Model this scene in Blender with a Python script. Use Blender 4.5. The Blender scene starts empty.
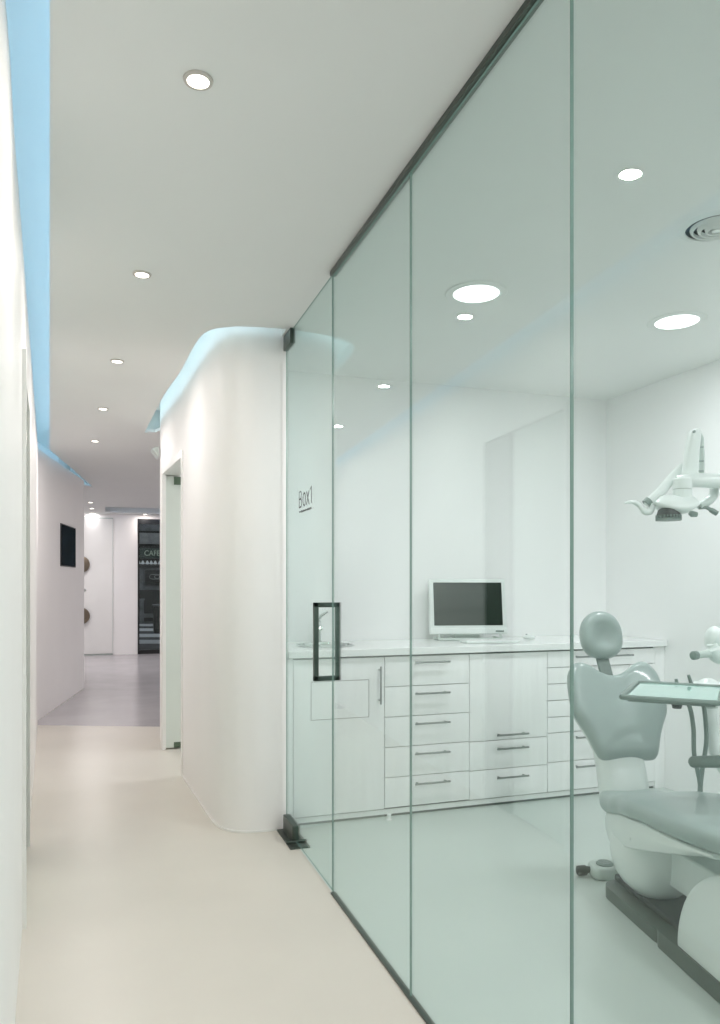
import bpy, bmesh, math, random
from mathutils import Vector, Matrix
random.seed(4)
S = bpy.context.scene
COL = S.collection
PI = math.pi
H = 2.5            # ceiling height
HC = 1.24          # camera height
YAW = math.radians(18.84)
SN, CS = math.sin(YAW), math.cos(YAW)
FPX, U0, V0 = 750.0, 360.0, 585.0

def at(u, v, t):
    """photo pixel + real depth in metres -> world point"""
    a = (u-U0)/FPX
    return Vector(((SN+a*CS)*t, (CS-a*SN)*t, HC-(v-V0)/FPX*t))

# ------------------------------------------------------------------ materials
def rgb(r, g, b):
    f = lambda c: (c/255.0/12.92) if c/255.0 <= .04045 else ((c/255.0+.055)/1.055)**2.4
    return (f(r), f(g), f(b), 1)

def mat(name, col, rough=.5, metal=0, noise=0, scale=8, bump=0, bscale=60, coat=0, spec=.5, stretch=None):
    m = bpy.data.materials.new(name); m.use_nodes = True
    nt = m.node_tree; p = nt.nodes['Principled BSDF']
    p.inputs['Roughness'].default_value = rough
    p.inputs['Metallic'].default_value = metal
    p.inputs['Specular IOR Level'].default_value = spec
    p.inputs['Coat Weight'].default_value = coat
    p.inputs['Base Color'].default_value = col
    tc = nt.nodes.new('ShaderNodeTexCoord')
    src = tc.outputs['Object']
    if stretch:
        mp = nt.nodes.new('ShaderNodeMapping'); mp.inputs['Scale'].default_value = stretch
        nt.links.new(src, mp.inputs['Vector']); src = mp.outputs['Vector']
    n = nt.nodes.new('ShaderNodeTexNoise'); n.inputs['Scale'].default_value = scale
    n.inputs['Detail'].default_value = 4
    nt.links.new(src, n.inputs['Vector'])
    mr = nt.nodes.new('ShaderNodeMapRange')
    mr.inputs['From Min'].default_value = .3; mr.inputs['From Max'].default_value = .7
    mr.inputs['To Min'].default_value = 1-noise; mr.inputs['To Max'].default_value = 1+noise*.5
    nt.links.new(n.outputs['Fac'], mr.inputs['Value'])
    mx = nt.nodes.new('ShaderNodeVectorMath'); mx.operation = 'SCALE'
    mx.inputs[0].default_value = col[:3]
    nt.links.new(mr.outputs['Result'], mx.inputs['Scale'])
    nt.links.new(mx.outputs['Vector'], p.inputs['Base Color'])
    if bump:
        nb = nt.nodes.new('ShaderNodeTexNoise'); nb.inputs['Scale'].default_value = bscale
        nt.links.new(src, nb.inputs['Vector'])
        b = nt.nodes.new('ShaderNodeBump'); b.inputs['Strength'].default_value = bump
        b.inputs['Distance'].default_value = .002
        nt.links.new(nb.outputs['Fac'], b.inputs['Height'])
        nt.links.new(b.outputs['Normal'], p.inputs['Normal'])
    return m

def emis(name, col, strength):
    m = bpy.data.materials.new(name); m.use_nodes = True
    nt = m.node_tree; nt.nodes.clear()
    o = nt.nodes.new('ShaderNodeOutputMaterial'); e = nt.nodes.new('ShaderNodeEmission')
    e.inputs['Color'].default_value = col; e.inputs['Strength'].default_value = strength
    nt.links.new(e.outputs[0], o.inputs[0])
    return m

def glass(name, tint, rough=0.0, coatfac=.85):
    """thin pane face: tinted see-through plus true fresnel mirror"""
    m = bpy.data.materials.new(name); m.use_nodes = True
    nt = m.node_tree; nt.nodes.clear()
    o = nt.nodes.new('ShaderNodeOutputMaterial')
    g = nt.nodes.new('ShaderNodeNewGeometry')
    r = nt.nodes.new('ShaderNodeMapRange')
    r.inputs['To Min'].default_value = 1.5; r.inputs['To Max'].default_value = 1/1.5
    nt.links.new(g.outputs['Backfacing'], r.inputs['Value'])
    f = nt.nodes.new('ShaderNodeFresnel'); nt.links.new(r.outputs[0], f.inputs['IOR'])
    t = nt.nodes.new('ShaderNodeBsdfTransparent'); t.inputs[0].default_value = tint
    s = nt.nodes.new('ShaderNodeBsdfGlossy'); s.inputs['Roughness'].default_value = rough
    s.inputs['Color'].default_value = (.84, 1, .97, 1)
    x = nt.nodes.new('ShaderNodeMixShader')
    k = nt.nodes.new('ShaderNodeMath'); k.operation = 'MULTIPLY'; k.inputs[1].default_value = coatfac
    nt.links.new(f.outputs[0], k.inputs[0]); nt.links.new(k.outputs[0], x.inputs[0]); nt.links.new(t.outputs[0], x.inputs[1]); nt.links.new(s.outputs[0], x.inputs[2])
    nt.links.new(x.outputs[0], o.inputs[0])
    return m

M = {}
M['wall'] = mat('white_plaster', (.87, .86, .85, 1), .55, noise=.012, scale=3, bump=.02)
M['wall_room'] = mat('white_room_plaster', (.85, .85, .85, 1), .5, noise=.012, scale=3, bump=.02)
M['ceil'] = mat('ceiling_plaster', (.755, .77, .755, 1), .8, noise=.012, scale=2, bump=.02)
M['floor'] = mat('poured_resin_floor', (.62, .588, .53, 1), .32, noise=.05, scale=1.4, bump=.03, bscale=12, spec=.35)
M['floor_room'] = mat('poured_resin_floor_green', (.50, .56, .53, 1), .3, noise=.05, scale=1.6, bump=.03, bscale=12, spec=.4)
M['floor_lobby'] = mat('grey_lobby_floor', (.45, .43, .445, 1), .22, noise=.08, scale=2.5, spec=.5)
M['trim'] = mat('white_trim', (.82, .82, .80, 1), .35, noise=.01)
M['lacquer'] = mat('white_lacquer', (.91, .91, .91, 1), .3, noise=.035, scale=5, stretch=(6, 6, .5), coat=.2)
M['counter'] = mat('white_worktop', (.84, .85, .845, 1), .22, noise=.01)
M['gap'] = mat('shadow_gap', (.10, .115, .11, 1), .6, noise=.05)
M['steel'] = mat('brushed_steel', (.28, .30, .29, 1), .32, 1, noise=.08, scale=90)
M['chrome'] = mat('chrome', (.62, .66, .65, 1), .12, 1, noise=.02)
M['patch'] = mat('dark_patch_metal', (.09, .11, .095, 1), .32, .8, noise=.05)
M['handle'] = mat('door_pull_metal', (.10, .13, .115, 1), .3, .9, noise=.1, scale=30)
M['bronze'] = mat('bronze', (.19, .155, .115, 1), .35, .8, noise=.15, scale=20)
M['vinyl'] = mat('grey_green_vinyl', (.30, .365, .35, 1), .33, noise=.04, scale=20, bump=.04, bscale=300, coat=.15)
M['plastic'] = mat('white_plastic', (.74, .78, .765, 1), .3, noise=.012, coat=.2)
M['plastic2'] = mat('pale_grey_plastic', (.50, .56, .53, 1), .4, noise=.02)
M['base'] = mat('dark_green_grey_base', (.06, .085, .075, 1), .36, noise=.08, scale=20)
M['rubber'] = mat('dark_rubber', (.010, .014, .012, 1), .5, noise=.1)
M['grey'] = mat('mid_grey_plastic', (.17, .22, .20, 1), .4, noise=.05)
M['tray'] = mat('mint_glass_tray', (.34, .62, .54, 1), .12, noise=.03, coat=.6)
M['screen'] = mat('dark_screen', (.005, .010, .009, 1), .25, noise=.3, scale=3, spec=.15)
M['frost'] = mat('frosted_green_glass', (.72, .78, .73, 1), .25, noise=.03, scale=2)
M['frost_dark'] = mat('green_glass_edge', (.10, .15, .10, 1), .6, noise=.05, scale=2)
M['black'] = mat('black_frame', (.008, .009, .010, 1), .35, noise=.1)
M['facade'] = mat('grey_render', (.20, .21, .22, 1), .8, noise=.5, scale=3, bump=.1)
M['facade_pale'] = mat('pale_render', (.34, .35, .35, 1), .8, noise=.25, scale=5)
M['asphalt'] = mat('asphalt', (.03, .033, .036, 1), .7, noise=.3, scale=30)
M['paint'] = mat('road_paint', (.65, .67, .68, 1), .6, noise=.15, scale=20)
M['signgreen'] = mat('dark_green_sign', (.02, .05, .038, 1), .5, noise=.2)
M['ink'] = mat('black_lettering', (.012, .014, .013, 1), .5, noise=.05)
M['glass'] = glass('clear_green_glass', (.935, .962, .955, 1))
M['glassedge'] = mat('glass_edge', (.22, .34, .30, 1), .15, noise=.1)
M['winglass'] = glass('window_glass', (.97, .975, .98, 1))
M['bulb'] = emis('warm_bulb', (1, .93, .84, 1), 14)
M['bulb_cool'] = emis('cool_bulb', (.97, 1, .985, 1), 7)
M['led_blue'] = emis('blue_led', (.40, .72, 1, 1), 19)
M['led_cyan'] = emis('cyan_led', (.62, .88, 1, 1), 12)
M['led_pale'] = emis('pale_led', (.62, .74, 1, 1), 30)
M['signlit'] = emis('lit_letters', (.55, .72, .6, 1), .5)
M['smalllit'] = emis('small_shop_lights', (.75, .85, .9, 1), .6)

# ------------------------------------------------------------------ objects
def wm(o):
    m = o.matrix_basis.copy()
    return wm(o.parent) @ m if o.parent else m

def tag(o, label=None, cat=None, group=None, kind=None):
    if label: o['label'] = label
    if cat: o['category'] = cat
    if group: o['group'] = group
    if kind: o['kind'] = kind
    return o

def thing(name, label, cat, loc=(0, 0, 0), rz=0, group=None):
    o = bpy.data.objects.new(name, None); COL.objects.link(o)
    o.location = loc; o.rotation_euler = (0, 0, rz); o.empty_display_size = .1
    return tag(o, label, cat, group)

def frame_of(d, up=Vector((0, 0, 1))):
    d = d.normalized()
    if abs(d.dot(up)) > .98: up = Vector((0, 1, 0))
    x = up.cross(d).normalized(); y = d.cross(x).normalized()
    return x, y

def cr(pts, n=8, closed=False):
    """catmull-rom through points"""
    P = [Vector(p) for p in pts]; out = []
    N = len(P)
    rng = N if closed else N-1
    for i in range(rng):
        if closed:
            p0, p1, p2, p3 = P[(i-1) % N], P[i], P[(i+1) % N], P[(i+2) % N]
        else:
            p1, p2 = P[i], P[i+1]
            p0 = P[i-1] if i > 0 else p1*2-p2
            p3 = P[i+2] if i+2 < N else p2*2-p1
        for k in range(n):
            t = k/n
            out.append(.5*((2*p1)+(p2-p0)*t+(2*p0-5*p1+4*p2-p3)*t*t+(-p0+3*p1-3*p2+p3)*t**3))
    if not closed: out.append(P[-1])
    return out

class MB:
    def __init__(s): s.b = bmesh.new()
    def quadgrid(s, rows, closed=False, cap=True, mi=0):
        b = s.b; V = [[b.verts.new(p) for p in r] for r in rows]
        for i in range(len(V)-1):
            n = len(V[i])
            for j in range(n if closed else n-1):
                k = (j+1) % n
                f = b.faces.new((V[i][j], V[i][k], V[i+1][k], V[i+1][j])); f.material_index = mi
        if cap and closed:
            f = b.faces.new(V[0][::-1]); f.material_index = mi
            f = b.faces.new(V[-1]); f.material_index = mi
        return s
    def box(s, x0, x1, y0, y1, z0, z1, bev=0, mi=0, M4=None):
        t = bmesh.new()
        bmesh.ops.create_cube(t, size=1)
        for v in t.verts:
            v.co = Vector(((x0+x1)/2+v.co.x*(x1-x0), (y0+y1)/2+v.co.y*(y1-y0), (z0+z1)/2+v.co.z*(z1-z0)))
        if bev:
            bmesh.ops.bevel(t, geom=t.edges[:], offset=bev, segments=3, affect='EDGES', profile=.6)
        for f in t.faces: f.material_index = mi
        return s._merge(t, M4)
    def _merge(s, t, M4=None):
        if M4: bmesh.ops.transform(t, matrix=M4, verts=t.verts[:])
        me = bpy.data.meshes.new('tmp'); t.to_mesh(me); t.free()
        s.b.from_mesh(me); bpy.data.meshes.remove(me)
        return s
    def tube(s, pts, r, n=12, mi=0, squash=None):
        pts = [Vector(p) for p in pts]; rows = []
        prev = None
        for i, p in enumerate(pts):
            d = (pts[min(i+1, len(pts)-1)]-pts[max(i-1, 0)]).normalized()
            if prev is None: x, y = frame_of(d)
            else:
                x = (prev-d*prev.dot(d)).normalized(); y = d.cross(x)
            prev = x
            rr = r[i] if isinstance(r, (list, tuple)) else r
            sy = squash or 1
            rows.append([p+x*rr*math.cos(2*PI*k/n)+y*rr*sy*math.sin(2*PI*k/n) for k in range(n)])
        return s.quadgrid(rows, True, True, mi)
    def lathe(s, prof, c=(0, 0, 0), axis=(0, 0, 1), n=32, mi=0, M4=None):
        c = Vector(c); d = Vector(axis).normalized(); x, y = frame_of(d)
        rows = [[c+d*h+(x*math.cos(2*PI*k/n)+y*math.sin(2*PI*k/n))*max(r, 1e-4) for k in range(n)] for r, h in prof]
        return s.quadgrid(rows, True, True, mi)
    def slab(s, outer, holes, z0, z1, mi=0):
        t = bmesh.new(); loops = [outer]+list(holes); E = []
        for lp in loops:
            vs = [t.verts.new((p[0], p[1], z0)) for p in lp]
            for i in range(len(vs)): E.append(t.edges.new((vs[i], vs[(i+1) % len(vs)])))
        bmesh.ops.triangle_fill(t, use_beauty=True, edges=E)
        bmesh.ops.recalc_face_normals(t, faces=t.faces[:])
        fs = t.faces[:]
        r = bmesh.ops.extrude_face_region(t, geom=fs)
        nv = [g for g in r['geom'] if isinstance(g, bmesh.types.BMVert)]
        bmesh.ops.translate(t, verts=nv, vec=(0, 0, z1-z0))
        bmesh.ops.recalc_face_normals(t, faces=t.faces[:])
        for f in t.faces: f.material_index = mi
        return s._merge(t)
    def cushion(s, outline, fn, th, er=.4, dish=0, mi=0, n=6, bulge=0):
        """rounded pad: outline in 2-D, centre c; fn(x,y,h) -> 3-D"""
        cx = sum(p[0] for p in outline)/len(outline); cy = sum(p[1] for p in outline)/len(outline)
        rings = []
        prof = []
        for k in range(n+1):            # back edge to front edge, half circle
            a = -PI/2+PI*k/n
            prof.append((1-er*(1-math.cos(a)), math.sin(a)*th/2))
        inner = [(.0001, -th/2), ((1-er)*.5, -th/2)]
        rows = inner+prof
        fr = [((1-er)*q, th/2+bulge*(1-q*q)-dish*(1-q*q)) for q in (.8, .55, .3, .0001)]
        rows = rows+fr
        for sc, h in rows:
            rings.append([fn(cx+(p[0]-cx)*sc, cy+(p[1]-cy)*sc, h) for p in outline])
        return s.quadgrid(rings, True, True, mi)
    def xf(s, M4):
        bmesh.ops.transform(s.b, matrix=M4, verts=s.b.verts[:]); return s
    def build(s, name, m, parent=None, world=False, smooth=35, bevel=0, sub=0, kind=None):
        b = s.b
        bmesh.ops.recalc_face_normals(b, faces=b.faces[:])
        if parent and world:
            bmesh.ops.transform(b, matrix=wm(parent).inverted(), verts=b.verts[:])
        if smooth:
            lim = math.radians(smooth)
            for f in b.faces: f.smooth = True
            for e in b.edges:
                if len(e.link_faces) == 2 and e.calc_face_angle(0) > lim: e.smooth = False
        me = bpy.data.meshes.new(name); b.to_mesh(me); b.free()
        for x in (m if isinstance(m, (list, tuple)) else [m]): me.materials.append(x)
        o = bpy.data.objects.new(name, me); COL.objects.link(o)
        if parent: o.parent = parent
        if sub:
            md = o.modifiers.new('s', 'SUBSURF'); md.levels = sub; md.render_levels = sub
        if bevel:
            md = o.modifiers.new('b', 'BEVEL'); md.width = bevel; md.segments = 2; md.limit_method = 'ANGLE'
        if kind: o['kind'] = kind
        return o

def copy_tree(o, parent=None):
    c = o.copy(); COL.objects.link(c)
    if parent: c.parent = parent
    for ch in [x for x in bpy.data.objects if x.parent == o]: copy_tree(ch, c)
    return c

def text_mesh(txt, size, depth):
    cu = bpy.data.curves.new('t', 'FONT'); cu.body = txt; cu.size = size; cu.extrude = depth; cu.resolution_u = 4
    o = bpy.data.objects.new('t', cu); COL.objects.link(o)
    dg = bpy.context.evaluated_depsgraph_get()
    me = bpy.data.meshes.new_from_object(o.evaluated_get(dg))
    bpy.data.objects.remove(o)
    mb = MB(); mb.b.from_mesh(me); bpy.data.meshes.remove(me)
    return mb

def lerp(a, b, t): return a+(b-a)*t

# ================================================================== SETTING
GX = .871                        # plane of the glass partition
def lx(y): return -.087-.0652*y  # near left wall
# floor: one pour, divided where the colour changes
fl = MB()
fl.slab([(-3, -2.2), (GX, -2.2), (GX, 3.74), (.9, 3.74), (.9, 6.6), (-3, 8.2)], [], -.1, 0, 0)
fl.slab([(GX, -2.2), (3.5, -2.2), (3.5, 6.25), (.9, 6.25), (.9, 3.74), (GX, 3.74)], [], -.1, 0, 1)
fl.slab([(-3, 8.2), (.9, 6.6), (.9, 6.25), (3.5, 6.25), (3.5, 14.1), (-3, 14.1)], [], -.1, 0, 2)
fl.build('floor', [M['floor'], M['floor_room'], M['floor_lobby']], kind='structure')

# ceiling with the two lit slots and the lobby slot
kink, tip = (-.478, 7.50), (-.135, 10.25)
slotL = [(-.063, 1.0), kink, tip, (-.30, 10.0), (-.84, 7.56), (-.46, 1.0)]
edgeR = cr([(.315, 6.45, 0), (.374, 5.18, 0), (.425, 4.54, 0), (.453, 3.97, 0), (.492, 3.76, 0), (.58, 3.672, 0), (.68, 3.635, 0), (GX-.02, 3.612, 0)], 8)
edgeR = [(p.x, p.y) for p in edgeR]
wallR = cr([(.482, 4.97, 0), (.513, 4.437, 0), (.534, 4.053, 0), (.556, 3.87, 0), (.612, 3.772, 0), (.70, 3.728, 0), (.80, 3.722, 0), (GX+.012, 3.725, 0)], 8)
wallR = [(p.x, p.y) for p in wallR]
slotR = edgeR+[(GX-.02, 3.80), (.70, 3.82), (.62, 4.02), (.58, 4.9), (.47, 6.2), (.40, 6.40)]
slotB = [(.02, 12.75), (1.6, 12.75), (1.6, 13.75), (.02, 13.75)]
ce = MB()
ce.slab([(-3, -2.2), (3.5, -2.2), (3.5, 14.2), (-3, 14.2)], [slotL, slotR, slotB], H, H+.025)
def cove(poly, z1):
    for i in range(len(poly)):
        a, b = poly[i], poly[(i+1) % len(poly)]
        d = Vector((b[0]-a[0], b[1]-a[1], 0)); n = Vector((d.y, -d.x, 0)).normalized()*.01
        ce.slab([a, b, (b[0]+n.x, b[1]+n.y), (a[0]+n.x, a[1]+n.y)], [], H+.02, z1)
    ce.slab(poly, [], z1, z1+.02)
cove([(.06, .95), (-.36, 7.56), (.02, 10.45), (-.42, 10.45), (-.92, 7.56), (-.57, .95)], 2.78)
inR = [(x-.10 if y > 4.2 else x-.07, y-.02 if y > 4.2 else y-.10) for x, y in edgeR]
inR[-1] = (GX-.015, inR[-1][1])
cove([(.20, 6.48)]+inR+[(GX-.015, 4.2), (.62, 6.48)], 2.70)
cove([(-.1, 12.6), (1.7, 12.6), (1.7, 13.9), (-.1, 13.9)], 2.72)
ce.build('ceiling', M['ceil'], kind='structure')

# left wall with its ledge, kinked, doorway between y 2.95 and 3.90
D0, D1, DH = 2.95, 3.90, 2.09
def off(p): return (p[0]-.12, p[1]-.008)
wl = MB()
LZ = 2.495
near = [(p.x, p.y) for p in cr([(-.75, -2.1, 0), (-.72, -.6, 0), (-.36, .4, 0), (-.20, 1.1, 0), (lx(1.7), 1.7, 0), (lx(2.3), 2.3, 0), (lx(D0), D0, 0)], 6)]
wl.slab(near+[off(p) for p in near[::-1]], [], 0, LZ)
wl.slab([(lx(D0), D0), (lx(D1), D1), off((lx(D1), D1)), off((lx(D0), D0))], [], DH, LZ)
far = [(lx(D1), D1), (lx(5.6), 5.6), (-.574, 7.47), (-.228, 9.62)]
wl.slab(far+[(-.35, 9.74), (-.70, 7.5), off((lx(5.6), 5.6)), off((lx(D1), D1))], [], 0, LZ)
wl.slab([(-.228, 9.62), (-.35, 9.74), (-3, 9.74), (-3, 9.62)], [], 0, H)
led_ = [(-.26, .9), (lx(2), 2.0), (-.574, 7.47), (-.228, 9.62)]
bk = [(-.50, .9), (-.48, 2.0), (-.86, 7.55), (-.52, 9.74)]
wl.slab([(x-.05, y) for x, y in led_]+bk[::-1], [], LZ-.06, LZ-.003)
wl.slab(bk+[(x-.03, y) for x, y in bk[::-1]], [], LZ-.06, 2.80)
wl.slab([(-.55, .88), (-.1, .88), (-.1, .90), (-.55, .90)], [], LZ-.06, H+.03)
wl.slab([(-.62, 9.72), (-.24, 9.72), (-.24, 9.74), (-.62, 9.74)], [], LZ-.06, H+.03)
# closing piece from the wall top to the ceiling behind the camera
wl.slab([(-.76, -2.1), (-.73, -.6), (-.37, .4), (-.22, 1.0), (-.34, 1.0), (-.5, .4), (-.86, -.6), (-.88, -2.1)], [], LZ, H)
wl.build('wall_left', M['wall'], kind='structure')

# right wall: door surround part, rounded corner part
wr = MB()
E0, E1 = 4.97, 5.88
wr.slab([(.430, 6.30), (.412, E1), (.523, E1), (.52, 6.30)], [], 0, 2.70)
wr.slab([(.52, 6.18), (.52, 6.30), (3.4, 6.30), (3.4, 6.18)], [], 0, H)
wr.slab([(.412, E1), (.482, E0), (.602, E0), (.523, E1)], [], DH, 2.70)
wr.slab(wallR+[(GX+.012, 4.42), (.60, 4.42), (.602, E0)], [], 0, 2.70)
wr.build('wall_right', M['wall'], kind='structure')
bb = MB()
outb = [(x-.004, y-.004) for x, y in wallR[:-6]]
bb.slab(outb+[(x+.003, y+.004) for x, y in wallR[:-6]][::-1], [], 0, .010)
bb.build('baseboard_right', M['trim'], kind='structure')

wb = MB(); wb.box(GX+.012, 3.4, 4.31, 4.42, 0, H)
wb.build('wall_back', M['wall_room'], kind='structure')
wc = MB(); wc.box(3.25, 3.36, -2.1, 4.31, 0, H)
wc.build('wall_room_side', M['wall_room'], kind='structure')
wd = MB(); wd.box(-1, 3.36, -2.2, -2.1, 0, H)
wd.build('wall_front', M['wall'], kind='structure')
# lobby shell
ls = MB(); ls.box(-3, -2.9, 9.74, 14.1, 0, H); ls.build('wall_lobby_left', M['wall'], kind='structure')
ls = MB(); ls.box(3.4, 3.5, 4.42, 14.1, 0, H); ls.build('wall_lobby_right', M['wall'], kind='structure')
FY = 14.02
ls = MB()
ls.box(-3, .57, FY, FY+.12, 0, H); ls.box(2.3, 3.5, FY, FY+.12, 0, H); ls.box(.57, 2.3, FY, FY+.12, 2.43, H)
ls.build('wall_lobby_end', M['wall'], kind='structure')

# street entrance door leaf in the end wall, flush, with round pulls
dr = thing('door_1', 'flush white door in the far end wall with two round bronze pulls', 'door', (-.1, FY, 0)); dr['kind'] = 'structure'
m = MB(); m.box(-.62, .142, FY-.030, FY+.0, .03, 2.41, .002); m.build('leaf', M['trim'], dr, world=True)
m = MB(); m.box(.142, .147, FY-.030, FY, 0, 2.43); m.box(-.63, .142, FY-.012, FY, 0, .03); m.box(-.63, .152, FY-.012, FY, 2.412, 2.43)
m.build('door_gap', M['plastic2'], dr, world=True)
for zc in (1.60, .70):
    px = at(81.5, 585, 13.3)
    m = MB(); m.lathe([(.0, -.075), (.10, -.075), (.138, -.065), (.145, -.05), (.145, -.03), (.11, -.02), (.06, 0)][::-1], (px.x, FY-.03, zc), (0, 1, 0), 32)
    tag(m.build('pull_handle', M['bronze'], dr, world=True), 'round bronze pull')
m = MB(); m.lathe([(.0, -.012), (.02, -.01), (.02, 0)], (px.x+.06, FY-.03, 1.15), (0, 1, 0), 16)
m.build('lock', M['chrome'], dr, world=True)

# street window
wn = thing('window_1', 'full height black framed window looking onto the street', 'window', (1.4, FY, 0)); wn['kind'] = 'structure'
m = MB()
m.box(.57, .60, FY-.01, FY+.10, 0, 2.43); m.box(2.27, 2.30, FY-.01, FY+.10, 0, 2.43)
m.box(.60, 2.27, FY, FY+.10, 0, .07); m.box(.60, 2.27, FY, FY+.10, 2.34, 2.43)
m.build('window_frame', M['black'], wn, world=True)
m = MB(); m.box(.60, 2.27, FY+.04, FY+.05, .07, 2.34); m.build('pane', M['winglass'], wn, world=True)

# ------------------------------------------------------------------ street outside
gd = MB(); gd.box(-9, 14, FY+.13, 36, -.14, -.04); gd.build('ground', M['asphalt'], kind='structure')
for i, (v, w) in enumerate([(625.5, 2.2), (630, 2.6), (635.5, 3.2), (641.5, 3.8)]):
    t0 = 1.28*FPX/(v-1.5-585); t1 = 1.28*FPX/(v+w-1.5-585)
    a = at(136-(3-i)*1.2, v, t0); b = at(158+i*1.6, v, t0); c = at(160+i*1.6, v, t1); d = at(138.5-(3-i)*1.2, v, t1)
    m = MB(); m.slab([(a.x, a.y), (b.x, b.y), (c.x, c.y), (d.x, d.y)], [], -.04, -.035)
    tag(m.build('crosswalk_stripe', M['paint']), ['farthest white stripe of the crosswalk outside the window', 'second farthest white crosswalk stripe outside the window',
        'second nearest white crosswalk stripe outside the window', 'nearest white crosswalk stripe outside the window'][i], 'crosswalk stripe', 'crosswalk stripes on the street')
sf = thing('shopfront', 'dark cafe shopfront across the street seen through far window', 'shopfront', (3, 27.5, -.04))
zf = lambda v: HC-(v-585)/FPX*27.0
m = MB(); m.box(-3, 8, 27.5, 27.9, -.04, 5); m.build('wall', M['black'], sf, world=True)
for nm, va, vb, mm, y in (('upper_panel', 524.5, 532, 'facade', 27.4), ('panel', 534, 545, 'facade_pale', 27.42), ('wall_panel', 568, 590, 'facade', 27.44),
                          ('lower_panel', 613, 617, 'facade', 27.4)):
    m = MB(); m.box(-2, 6, y, 27.55, zf(vb), zf(va), .02); m.build(nm, M[mm], sf, world=True)
sg = MB(); sg.box(-1, 4.5, 27.3, 27.5, zf(559), zf(549), .02); sg = sg.build('sign_board', M['signgreen'], sf, world=True)
xl = at(139.5, 555, 27).x
t = text_mesh('CAFE', .27, .01); t.xf(Matrix.Translation((xl+.12, 27.28, zf(557)+.02)) @ Matrix.Diagonal((.85, 1, 1, 1)) @ Matrix.Rotation(PI/2, 4, 'X'))
t.build('lettering', M['signlit'], sg, world=True, smooth=0)
for k in range(8):
    m = MB(); m.lathe([(.0, 0), (.07, .02), (.02, .13), (0, .14)], (xl-.05+k*.14+random.uniform(-.02, .02), 27.25, zf(565)), (0, 0, 1), 8)
    m.build('lamp', M['smalllit'], sf, world=True)
pf = MB(); pf.box(xl+.15, xl+.95, 27.3, 27.45, zf(583), zf(570.5), .01); pf = pf.build('picture_panel', M['black'], sf, world=True)
m = MB()
pc = Vector((xl+.56, 27.29, zf(577)))
m.tube([pc+Vector((.26*math.cos(a), 0, .11*math.sin(a)*(1+.3*math.cos(2*a)))) for a in [2*PI*k/24 for k in range(25)]], .016, 6)
m.tube([pc+Vector((.09*math.cos(a), 0, .06*math.sin(a))) for a in [2*PI*k/16 for k in range(17)]], .014, 6)
m.build('picture', M['facade_pale'], pf, world=True)
for k, (u0, u1, va, vb, y, mm, lb) in enumerate(((138, 142.5, 600, 612, 26.2, 'facade', 'small grey street cabinet at left beyond the crosswalk'),
                                        (152.5, 160, 606, 624.5, 20.6, 'black', 'black street bin standing right of the crosswalk'))):
    a = at(u0, 585, y).x; b = at(u1, 585, y).x
    zt = HC-(va-585)/FPX*y*.985
    root = thing('street_cabinet' if k == 0 else 'street_bin', lb, 'cabinet' if k == 0 else 'bin', ((a+b)/2, y, -.04))
    m = MB(); m.box(a, b, y, y+.5, -.04, zt, .02); m.build('body', M[mm], root, world=True)
    m = MB(); m.box(a-.03, b+.03, y-.03, y+.53, zt, zt+.05, .01); m.build('lid', M['facade'], root, world=True)

# ------------------------------------------------------------------ left doorway
dl = thing('door_2', 'pale green frosted glass door in the near left wall', 'door', (lx(3.4), 3.4, 0)); dl['kind'] = 'structure'
m = MB()
def cas(y0, y1, z0, z1, o=.012):
    m.slab([(lx(y0)+o, y0), (lx(y1)+o, y1), (lx(y1)-.13, y1), (lx(y0)-.13, y0)], [], z0, z1)
cas(D0-.004, D0+.03, 0, DH, .014); cas(D1-.03, D1+.02, 0, DH+.001, .006); cas(D0+.0305, D1-.0305, DH-.03, DH+.0, .005)
m.build('door_frame', M['trim'], dl, world=True)
m = MB()
m.slab([(lx(D0+.03)-.03, D0+.03), (lx(D1-.03)-.03, D1-.03), (lx(D1-.03)-.04, D1-.03), (lx(D0+.03)-.04, D0+.03)], [], .008, DH-.03)
m.build('leaf', M['frost'], dl, world=True)
m = MB()
m.slab([(lx(D1-.34)-.006, D1-.34), (lx(D1-.035)-.006, D1-.035), (lx(D1-.035)-.029, D1-.035), (lx(D1-.34)-.029, D1-.34)], [], .008, DH-.035)
m.build('stile', M['frost_dark'], dl, world=True)

# ------------------------------------------------------------------ right doorway
d3 = thing('door_3', 'open frosted glass door in the rounded corridor wall', 'door', (.44, 5.4, 0)); d3['kind'] = 'structure'
wx = lambda y: lerp(.412, .482, (E1-y)/(E1-E0))
m = MB()
def cas2(y0, y1, z0, z1, o=.008, inn=.125):
    m.slab([(wx(y0)-o, y0), (wx(y1)-o, y1), (wx(y1)+inn, y1), (wx(y0)+inn, y0)], [], z0, z1)
cas2(E1-.012, E1+.01, 0, DH+.02, .005, .12); cas2(E1-.080, E1-.012, 0, DH+.02, .005, .022); cas2(E0-.012, E0+.025, 0, DH+.02); cas2(E0+.0255, E1-.0255, DH-.02, DH+.019, .007, .124)
m.build('door_frame', M['trim'], d3, world=True)
m = MB(); m.box(.440, 1.22, E1-.05, E1-.036, .01, DH-.03); m.build('leaf', M['frost'], d3, world=True)
m = MB(); m.box(.50, .56, E1-.058, E1-.030, .01, .05); m.box(.50, .56, E1-.058, E1-.030, DH-.09, DH-.03); m.build('hinge_patch', M['frost_dark'], d3, world=True)

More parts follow.
